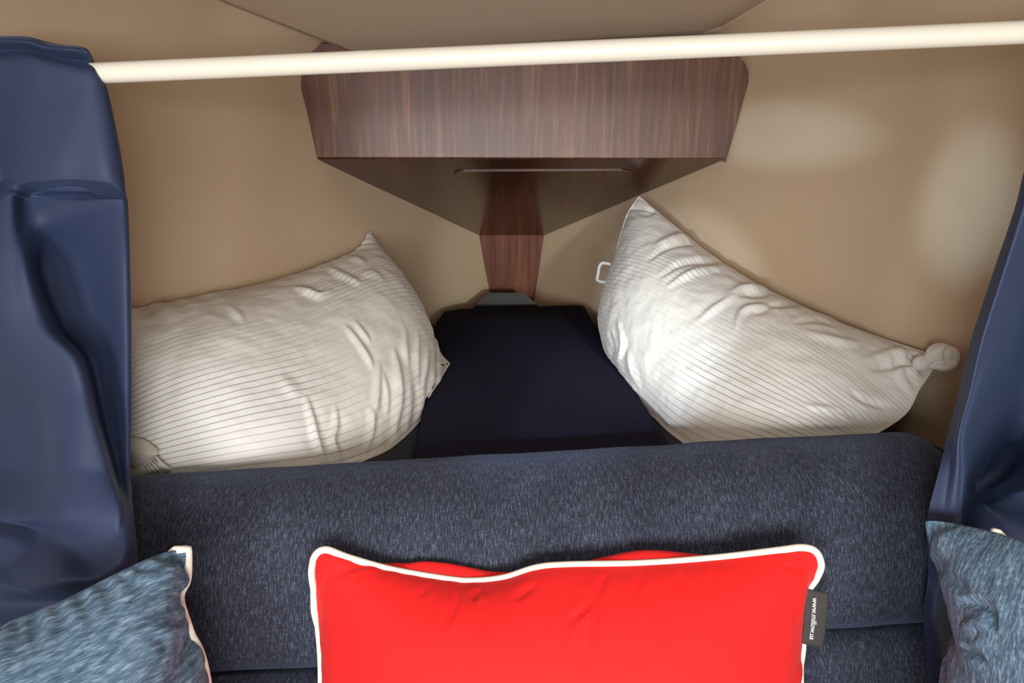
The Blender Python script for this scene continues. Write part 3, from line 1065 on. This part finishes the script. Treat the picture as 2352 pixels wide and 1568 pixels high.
# knotted corner: a curled roll of cloth
def ellipsoid(c, r, n=20, m=12):
    V = [(0, 0, 1)] + [(math.sin(PI * i / m) * math.cos(2 * PI * k / n), math.sin(PI * i / m) * math.sin(2 * PI * k / n), math.cos(PI * i / m))
                       for i in range(1, m) for k in range(n)] + [(0, 0, -1)]
    Fc = [(0, 1 + k, 1 + (k + 1) % n) for k in range(n)]
    for i in range(m - 2):
        for k in range(n):
            a_ = 1 + i * n + k; b_ = 1 + i * n + (k + 1) % n
            Fc.append((a_, a_ + n, b_ + n, b_))
    e = len(V) - 1
    Fc += [(e, 1 + (m - 2) * n + (k + 1) % n, 1 + (m - 2) * n + k) for k in range(n)]
    return np.array(c) + np.array(V) * np.array(r), Fc


kv, kf = [], []
for (px, py, Y, r) in ((2160, 812, 1.115, (0.0225, 0.018, 0.0185)), (2184, 822, 1.110, (0.013, 0.014, 0.020)), (2166, 838, 1.105, (0.017, 0.013, 0.010)),
                       (2138, 830, 1.120, (0.018, 0.014, 0.013)), (2118, 834, 1.125, (0.016, 0.013, 0.014))):
    v, f = ellipsoid(at(px, py, Y), r)
    n0 = len(kv); kv += list(v); kf += [tuple(i + n0 for i in q_) for q_ in f]
o = put('knot', kv, kf, M_pillow, pil2); o['label'] = 'knotted cloth corner'
mod(o, 'REMESH', mode='VOXEL', voxel_size=0.0016)
mod(o, 'SMOOTH', factor=0.6, iterations=10)
bpy.context.view_layer.update()
me_k = bpy.data.meshes.new_from_object(o.evaluated_get(bpy.context.evaluated_depsgraph_get()))
o.modifiers.clear()
pk = np.array([tuple(v_.co) for v_ in me_k.vertices]) + np.array(pil2.location)
nk = np.array([tuple(v_.normal) for v_ in me_k.vertices])
vw = CAM - pk; vw /= np.linalg.norm(vw, axis=1, keepdims=True)
pk2 = ridges(pk, nk, [([(2182, 792), (2172, 812), (2178, 832), (2196, 826)], -0.006, 7), ([(2130, 846), (2155, 832), (2178, 838)], -0.005, 6),
                      ([(2135, 812), (2142, 795), (2160, 786)], -0.0035, 6), ([(2110, 835), (2130, 828), (2150, 832)], 0.003, 5)], np.clip((nk * vw).sum(1) * 4, 0, 1))
me_k.vertices.foreach_set('co', (pk2 - np.array(pil2.location)).ravel())
me_k.polygons.foreach_set('use_smooth', [True] * len(me_k.polygons))
if not me_k.materials: me_k.materials.append(M_pillow)
me_k.update()
o.data = me_k
# little side loop at the far end
l0 = at(1378, 628, 1.86)
path = [at(1404, 607, 1.84), at(1385, 604, 1.85), at(1377, 612, 1.85), at(1374, 630, 1.85), at(1372, 642, 1.85), at(1382, 647, 1.85), at(1402, 648, 1.84)]
v, f = tube(catmull(path, 40), 0.0045, 8)
put('loop', v, f, M_pillow, pil2)['label'] = 'small white cloth loop at the far end'

# care label on the near end of the left pillow
def surf_y(G, px, py):
    X_, Y_ = proj(G.reshape(-1, 3))
    i = np.argsort((X_ - px) ** 2 + (Y_ - py) ** 2)[:6]
    return G.reshape(-1, 3)[i, 1].min()


lab_pts = [[(294, 1003), (332, 1009), (364, 1032)], [(296, 1040), (330, 1040), (362, 1043)], [(296, 1078), (326, 1066), (356, 1048)]]
def sheet_at(rows, lift):
    return np.array([[at(x, y, surf_y(Fl, x, y) - lift(i, j)) for j, (x, y) in enumerate(r)] for i, r in enumerate(rows)])
g1 = upsample(sheet_at(lab_pts, lambda i, j: 0.010 + 0.006 * (i == 1) - 0.004 * (i == 0)), 6)
lab = put('care_label', g1.reshape(-1, 3), grid_faces(g1.shape[0], g1.shape[1]), M_label, pil)
lab['label'] = 'folded white care label with small print'
mod(lab, 'SOLIDIFY', thickness=0.0006, offset=0)
low_pts = [[(294, 1079), (326, 1066), (358, 1044)], [(294, 1096), (336, 1085), (374, 1062)], [(296, 1112), (346, 1104), (396, 1078)]]
g2 = upsample(sheet_at(low_pts, lambda i, j: 0.010 + 0.005 * (i == 1)), 6)
lab2 = put('care_label', g2.reshape(-1, 3), grid_faces(g2.shape[0], g2.shape[1]), M_label, pil)
mod(lab2, 'SOLIDIFY', thickness=0.0006, offset=0)
lv, lf = [], []
for k, (x0, y0, x1, y1) in enumerate([(343, 1062, 366, 1086), (348, 1056, 371, 1078), (337, 1066, 358, 1090), (331, 1070, 350, 1092), (352, 1051, 362, 1062)]):
    pa = at(x0, y0, surf_y(g2, x0, y0) - 0.0022); pb = at(x1, y1, surf_y(g2, x1, y1) - 0.0022)
    pv, pf = tube([pa, (pa + pb) / 2, pb], 0.0005, 4)
    b0 = len(lv); lv += list(pv); lf += [tuple(i + b0 for i in q_) for q_ in pf]
put('print', lv, lf, M_print, lab2)

# ------------------------------------------------------------------ throw cushions
def seat_collide(zfloor, yb_off=0.006):
    """keep the cushion in front of the settee face and on the seat"""
    def fn(X):
        X = X.copy()
        lim = settee_front(X[:, 0], X[:, 2]) - yb_off
        X[:, 1] = np.minimum(X[:, 1], lim)
        X[:, 2] = np.maximum(X[:, 2], zfloor)
        return X
    return fn


zseat = zs_ + 0.003
# ---- red cushion: u left -> right, v top -> bottom
nu, nv = 80, 46
Yr = 0.738
topE, lt = edge_pts([(720, 1284, Yr), (730, 1268, Yr), (752, 1262, Yr), (800, 1280, Yr), (900, 1308, Yr), (1030, 1330, Yr), (1090, 1334, Yr), (1160, 1326, Yr), (1230, 1304, Yr), (1300, 1297, Yr), (1480, 1293, Yr), (1650, 1280, Yr), (1790, 1263, Yr), (1838, 1257, Yr), (1868, 1262, Yr), (1881, 1277, Yr)], nu)
xl, xr_ = at(738, 1568, 0.69)[0], at(1835, 1568, 0.69)[0]
leftE, l1 = edge_pts([(720, 1284, Yr), (716, 1320, Yr), (726, 1395, Yr + .004), (738, 1568, 0.70), wp(xl - 0.006, 0.64, zseat + 0.01)], nv)
rightE, l2 = edge_pts([(1881, 1277, Yr), (1886, 1300, Yr), (1874, 1330, Yr), (1852, 1370, Yr), (1843, 1490, 0.722), (1838, 1568, 0.70), wp(xr_ + 0.006, 0.64, zseat + 0.01)], nv)
botE, lb_ = edge_pts([wp(xl - 0.006, 0.64, zseat + 0.01), wp(0.06, 0.63, zseat + 0.012), wp(xr_ + 0.006, 0.64, zseat + 0.01)], nu)
Wr, Hr = lt * 1.03, l1 * 1.04
X, iF, iB = inflate((topE, rightE, botE, leftE), nu, nv, 1.03, 1.03, 0.12, steps=150, collide=seat_collide(zseat), seed=8, pin=0.9)
red = empty('throw_cushion', (0.08, 0.66, zseat), 'bright red lumbar cushion with cream piping leaning on the navy settee', 'cushion')
Redf = [
 ([(1050, 1360), (1040, 1400), (1018, 1445)], -0.005, 9),
 ([(1100, 1350), (1085, 1380)], -0.004, 9),
 ([(985, 1340), (960, 1375)], -0.003, 8),
 ([(835, 1310), (805, 1338)], -0.003, 8),
 ([(1365, 1320), (1350, 1390), (1310, 1430), (1295, 1500)], -0.005, 9),
 ([(1395, 1310), (1372, 1370), (1368, 1440), (1365, 1510)], -0.006, 9),
 ([(1230, 1340), (1180, 1380)], -0.003, 10),
 ([(1870, 1295), (1840, 1305), (1800, 1300)], -0.004, 8),
 ([(1840, 1370), (1830, 1400), (1825, 1430)], -0.004, 7),
 ([(1560, 1310), (1555, 1360)], -0.002, 12), ([(1640, 1300), (1630, 1370)], -0.002, 12), ([(1470, 1315), (1460, 1370)], -0.002, 12),
]


def red_back(u, v):
    """stuffing pushes the rear panel up behind the piping in two places"""
    a = 0.033 * np.exp(-((u - 0.245) / 0.115) ** 2) + 0.036 * np.exp(-((u - 0.66) / 0.15) ** 2)
    k = np.where(v < 0.30, np.sin(PI * np.clip(v / 0.30, 0, 1)) ** 0.8, 0)
    return np.stack([0 * u, 0.006 * k, a * k], 1)


Redf = [(l_, a_ * 1.25, w_2 * 0.9) for l_, a_, w_2 in Redf]
o, Fd, Bd, bd = pillow_obj('cover', X, iF, iB, 2, M_red, red, Wr, Hr, Redf, 0.0012, (7, 5), uvscale=(Wr, Hr), seed=2, backlift=red_back, fin=seat_collide(zseat, 0.008))
v, f = tube(bd, 0.0044, 10, closed=True)
put('piping', v, f, M_piping, red)['label'] = 'cream cord piping round the edge'
# woven tag on the right-hand seam
tq = [at(1850, 1351, Yr - 0.004), at(1904, 1361, Yr - 0.004), at(1891, 1486, 0.722), at(1842, 1477, 0.716)]
gt = np.array([[tq[0] * (1 - s) * (1 - t) + tq[1] * s * (1 - t) + tq[2] * s * t + tq[3] * (1 - s) * t + np.array([0, -0.002 * math.sin(PI * t) - 0.001 * math.sin(PI * s), 0])
                for t in np.linspace(0, 1, 17)] for s in np.linspace(0, 1, 9)])
tg = put('tag', gt.reshape(-1, 3), grid_faces(9, 17), M_tag, red)
mod(tg, 'SOLIDIFY', thickness=0.0008, offset=0)
tg['label'] = 'charcoal woven tag with white lettering'
cu = bpy.data.curves.new('lettering', 'FONT')
cu.body = 'www.millow.us'
cu.size = 0.0125
cu.extrude = 0.0002
cu.offset = 0.00015
cu.align_x = 'CENTER'; cu.align_y = 'CENTER'
cu.materials.append(M_letter)
e_down = (tq[3] - tq[0]); e_down /= np.linalg.norm(e_down)
e_out = (tq[1] - tq[0]); e_out -= e_down * (e_out @ e_down); e_out /= np.linalg.norm(e_out)
nz_ = np.cross(e_down, e_out)
if np.dot(nz_, CAM - tq[0]) < 0: nz_ = -nz_
cen = (tq[0] + tq[1] + tq[2] + tq[3]) / 4 - e_out * 0.0030 + nz_ * 0.0032
tmp = bpy.data.objects.new('lettering_source', cu)
C.objects.link(tmp)
bpy.context.view_layer.update()
me_t = bpy.data.meshes.new_from_object(tmp.evaluated_get(bpy.context.evaluated_depsgraph_get()))
bpy.data.objects.remove(tmp)
tv = np.array([tuple(v.co) for v in me_t.vertices]); tf = [tuple(p.vertices) for p in me_t.polygons]
tv -= (tv.min(0) + tv.max(0)) / 2
ext = tv.max(0) - tv.min(0)
sx_ = np.linalg.norm(tq[3] - tq[0]) * 0.76 / ext[0]
sy_ = np.linalg.norm(tq[1] - tq[0]) * 0.25 / ext[1]
tt_ = 0.50 + tv[:, 0] / ext[0] * 0.76
ss_ = 0.40 + tv[:, 1] / ext[1] * 0.24
T_ = tt_[:, None]; S_ = ss_[:, None]
tw = tq[0] * (1 - S_) * (1 - T_) + tq[1] * S_ * (1 - T_) + tq[2] * S_ * T_ + tq[3] * (1 - S_) * T_
tw[:, 1] += -0.002 * np.sin(PI * tt_) - 0.001 * np.sin(PI * ss_)
tw = tw + np.outer(tv[:, 2] + 0.0009, nz_)
put('lettering', tw, tf, M_letter, tg, smooth=False)['label'] = 'white web address www.millow.us'

# ---- left slate blue cushion: u left(out of frame) -> right corner, v top -> bottom
nu, nv = 56, 56
topE, lt = edge_pts([(-330, 1560, 0.47), (-150, 1508, 0.51), (0, 1447, 0.545), (150, 1375, 0.58), (300, 1300, 0.62), (380, 1268, 0.645), (434, 1262, 0.66)], nu)
rightE, l2 = edge_pts([(434, 1262, 0.66), (432, 1330, 0.655), (416, 1375, 0.645), (438, 1450, 0.635), (478, 1568, 0.61), wp(at(500, 1640, .585)[0], 0.565, zseat + 0.012)], nv)
bc = at(-330, 1560, 0.47)
leftE, l1 = edge_pts([(-330, 1560, 0.47), wp(bc[0] + 0.02, 0.43, bc[2] - 0.10), wp(bc[0] + 0.03, 0.40, zseat + 0.012)], nv)
botE, lb_ = edge_pts([wp(bc[0] + 0.03, 0.40, zseat + 0.012), wp(at(500, 1640, .585)[0], 0.565, zseat + 0.012)], nu)
Wb, Hb = lt * 1.04, max(l2, 0.3) * 1.04
X, iF, iB = inflate((topE, rightE, botE, leftE), nu, nv, 1.04, 1.04, 0.11, fs=1.08, steps=130, collide=seat_collide(zseat), seed=11, pin=0.9)
bl_c = empty('throw_cushion', (-0.4, 0.55, zseat), 'slate blue chenille cushion with cream piping in the lower left corner', 'cushion', 'slate blue throw cushions')
Bf = [([(300, 1330), (370, 1320), (425, 1290)], 0.004, 16), ([(410, 1385), (380, 1400), (330, 1420)], -0.004, 14), ([(430, 1440), (390, 1450), (340, 1450)], 0.004, 14)]
o, Fb, Bb, bb = pillow_obj('cover', X, iF, iB, 2, M_teal_cross, bl_c, Wb, Hb, Bf, 0.0022, (7, 7), uvscale=(Hb, Wb), seed=5, fin=seat_collide(zseat, 0.008))
DN_ = 1.3


def rearward(bd, F_, B_, amt):
    d = B_.mean((0, 1)) - F_.mean((0, 1)); d /= np.linalg.norm(d)
    dn = F_[F_.shape[0] // 2, -1] - F_[F_.shape[0] // 2, 0]; dn /= np.linalg.norm(dn)
    return bd + d * amt + dn * np.maximum(amt - 0.006, 0) * DN_


def brd(nu, nv):
    """side (0 top, 1 u-end, 2 bottom, 3 u-start) and position of every seam vertex"""
    L_ = [(0, i / (nu - 1)) for i in range(nu)] + [(1, j / (nv - 1)) for j in range(1, nv)]
    L_ += [(2, i / (nu - 1)) for i in range(nu - 2, -1, -1)] + [(3, j / (nv - 1)) for j in range(nv - 2, 0, -1)]
    return L_


amt = [(0.024 if t < 0.90 else 0.024 - 0.021 * min(1, (t - 0.90) / 0.06)) if sd == 0 else (0.002 if sd == 1 else 0.006) for sd, t in brd(Fb.shape[0], Fb.shape[1])]
v, f = tube(rearward(bb, Fb, Bb, np.array(amt)[:, None]), 0.0044, 8, closed=True)
put('piping', v, f, M_piping, bl_c)['label'] = 'cream cord piping round the edge'

# ---- right slate blue cushion: u left corner -> right (out of frame)
topE, lt = edge_pts([(2124, 1194, 0.70), (2180, 1200, 0.69), (2270, 1218, 0.66), (2352, 1244, 0.63), (2560, 1310, 0.57), (2700, 1350, 0.52)], nu)
leftE, l1 = edge_pts([(2124, 1194, 0.70), (2138, 1270, 0.695), (2165, 1340, 0.685), (2195, 1385, 0.67), (2206, 1430, 0.66), (2186, 1490, 0.65), (2168, 1568, 0.635), wp(at(2160, 1640, .61)[0], 0.60, zseat + 0.012)], nv)
bc = at(2700, 1350, 0.52)
rightE, l2 = edge_pts([(2700, 1350, 0.52), wp(bc[0] - 0.01, 0.47, bc[2] - 0.15), wp(bc[0] - 0.02, 0.44, zseat + 0.012)], nv)
botE, lb_ = edge_pts([wp(at(2160, 1640, .61)[0], 0.60, zseat + 0.012), wp(bc[0] - 0.02, 0.44, zseat + 0.012)], nu)
Wb, Hb = lt * 1.03, l1 * 1.03
X, iF, iB = inflate((topE, rightE, botE, leftE), nu, nv, 1.04, 1.04, 0.10, steps=130, collide=seat_collide(zseat), seed=13, pin=0.9)
br_c = empty('throw_cushion', (0.45, 0.58, zseat), 'slate blue chenille cushion with cream piping in the lower right corner by the curtain', 'cushion', 'slate blue throw cushions')
Bf2 = [([(2200, 1385), (2240, 1385), (2275, 1400), (2285, 1450)], -0.007, 12), ([(2205, 1440), (2245, 1430), (2270, 1445)], 0.005, 14),
       ([(2200, 1490), (2230, 1495), (2265, 1520)], -0.006, 10), ([(2160, 1310), (2200, 1340), (2230, 1370)], -0.003, 14)]
Bf2 = [(l_, a_ * 1.8, w_2) for l_, a_, w_2 in Bf2]
o, Fb2, Bb2, bb2 = pillow_obj('cover', X, iF, iB, 2, M_teal, br_c, Wb, Hb, Bf2, 0.0022, (7, 7), uvscale=(Wb, Hb), seed=6, fin=seat_collide(zseat, 0.008))
amt = [0.022 - 0.018 * math.exp(-((t - 0.30) / 0.035) ** 2) if sd == 0 else
       (0.020 - 0.017 * math.exp(-((t - 0.40) / 0.06) ** 2) - 0.018 * math.exp(-((t - 0.78) / 0.09) ** 2) if sd == 3 else 0.006) for sd, t in brd(Fb2.shape[0], Fb2.shape[1])]
v, f = tube(rearward(bb2, Fb2, Bb2, np.array(amt)[:, None]), 0.0036, 8, closed=True)
put('piping', v, f, M_piping, br_c)['label'] = 'cream cord piping round the edge'

# ------------------------------------------------------------------ lights
def area(name, loc, target, sx, sy, power, col, spread=180):
    l = bpy.data.lights.new(name, 'AREA')
    l.shape = 'RECTANGLE'; l.size = sx; l.size_y = sy
    l.energy = power; l.color = col; l.spread = math.radians(spread)
    o = bpy.data.objects.new(name, l); C.objects.link(o)
    o.location = loc
    d = Vector(target) - Vector(loc)
    o.rotation_euler = d.to_track_quat('-Z', 'Y').to_euler()
    return o


def spot(name, loc, target, ang, power, col, blend=1.0, rad=0.05):
    l = bpy.data.lights.new(name, 'SPOT')
    l.spot_size = math.radians(ang); l.spot_blend = blend; l.energy = power; l.color = col; l.shadow_soft_size = rad
    o = bpy.data.objects.new(name, l); C.objects.link(o)
    o.location = loc
    d = Vector(target) - Vector(loc)
    o.rotation_euler = d.to_track_quat('-Z', 'Y').to_euler()
    return o


area('cabin_window_light', (0.35, -1.5, 1.2), (0.05, 1.6, 1.1), 0.9, 0.6, 40.0, (1.0, 0.985, 0.96))
area('cabin_window_light', (-0.65, -1.5, 1.2), (0.0, 1.6, 1.1), 0.6, 0.6, 34.0, (0.97, 0.985, 1.0))
area('overhead_fill', (0.05, 0.12, 1.70), (0.05, 0.60, 0.6), 0.6, 0.3, 3.6, (1.0, 0.97, 0.92), 95)  # added fill from above, softens the red cushion's shadow on the settee


def wall_hit(px, py):
    lo, hi = 0.9, 2.45
    for _ in range(40):
        m = (lo + hi) / 2
        p = at(px, py, m)
        if p[0] < cxf(m) + half(m, p[2]): lo = m
        else: hi = m
    return at(px, py, lo)


# added spots without a modelled source: two wall patches, right pillow, bow
o = spot('added_spot', (-0.60, -0.15, 1.12), wall_hit(1790, 312), 9, 60, (0.45, 0.74, 1.0), 1.0, 0.01)
o.scale = (1.7, 0.55, 1)
o = spot('added_spot', (-0.60, 0.0, 1.22), wall_hit(2225, 470), 9, 44, (0.52, 0.79, 1.0), 1.0, 0.01)
o.scale = (0.75, 1.15, 1)
spot('added_spot', (-0.50, -0.20, 1.12), at(1505, 745, 1.55), 16, 58, (0.70, 0.82, 1.0), 0.4, 0.02)
spot('added_spot', (0.45, -0.20, 1.10), at(1180, 610, 2.40), 17, 110, (0.85, 0.95, 0.90), 1.0, 0.03)  # added fill that brightens the bow around the post

w = bpy.data.worlds.new('world'); bpy.context.scene.world = w
w.use_nodes = True
w.node_tree.nodes['Background'].inputs['Color'].default_value = (1.0, 0.99, 0.98, 1)
w.node_tree.nodes['Background'].inputs['Strength'].default_value = 0.5

vs = bpy.context.scene.view_settings
vs.view_transform = 'Standard'; vs.look = 'None'; vs.gamma = 1.0; vs.use_curve_mapping = False
vs.exposure = 0.0
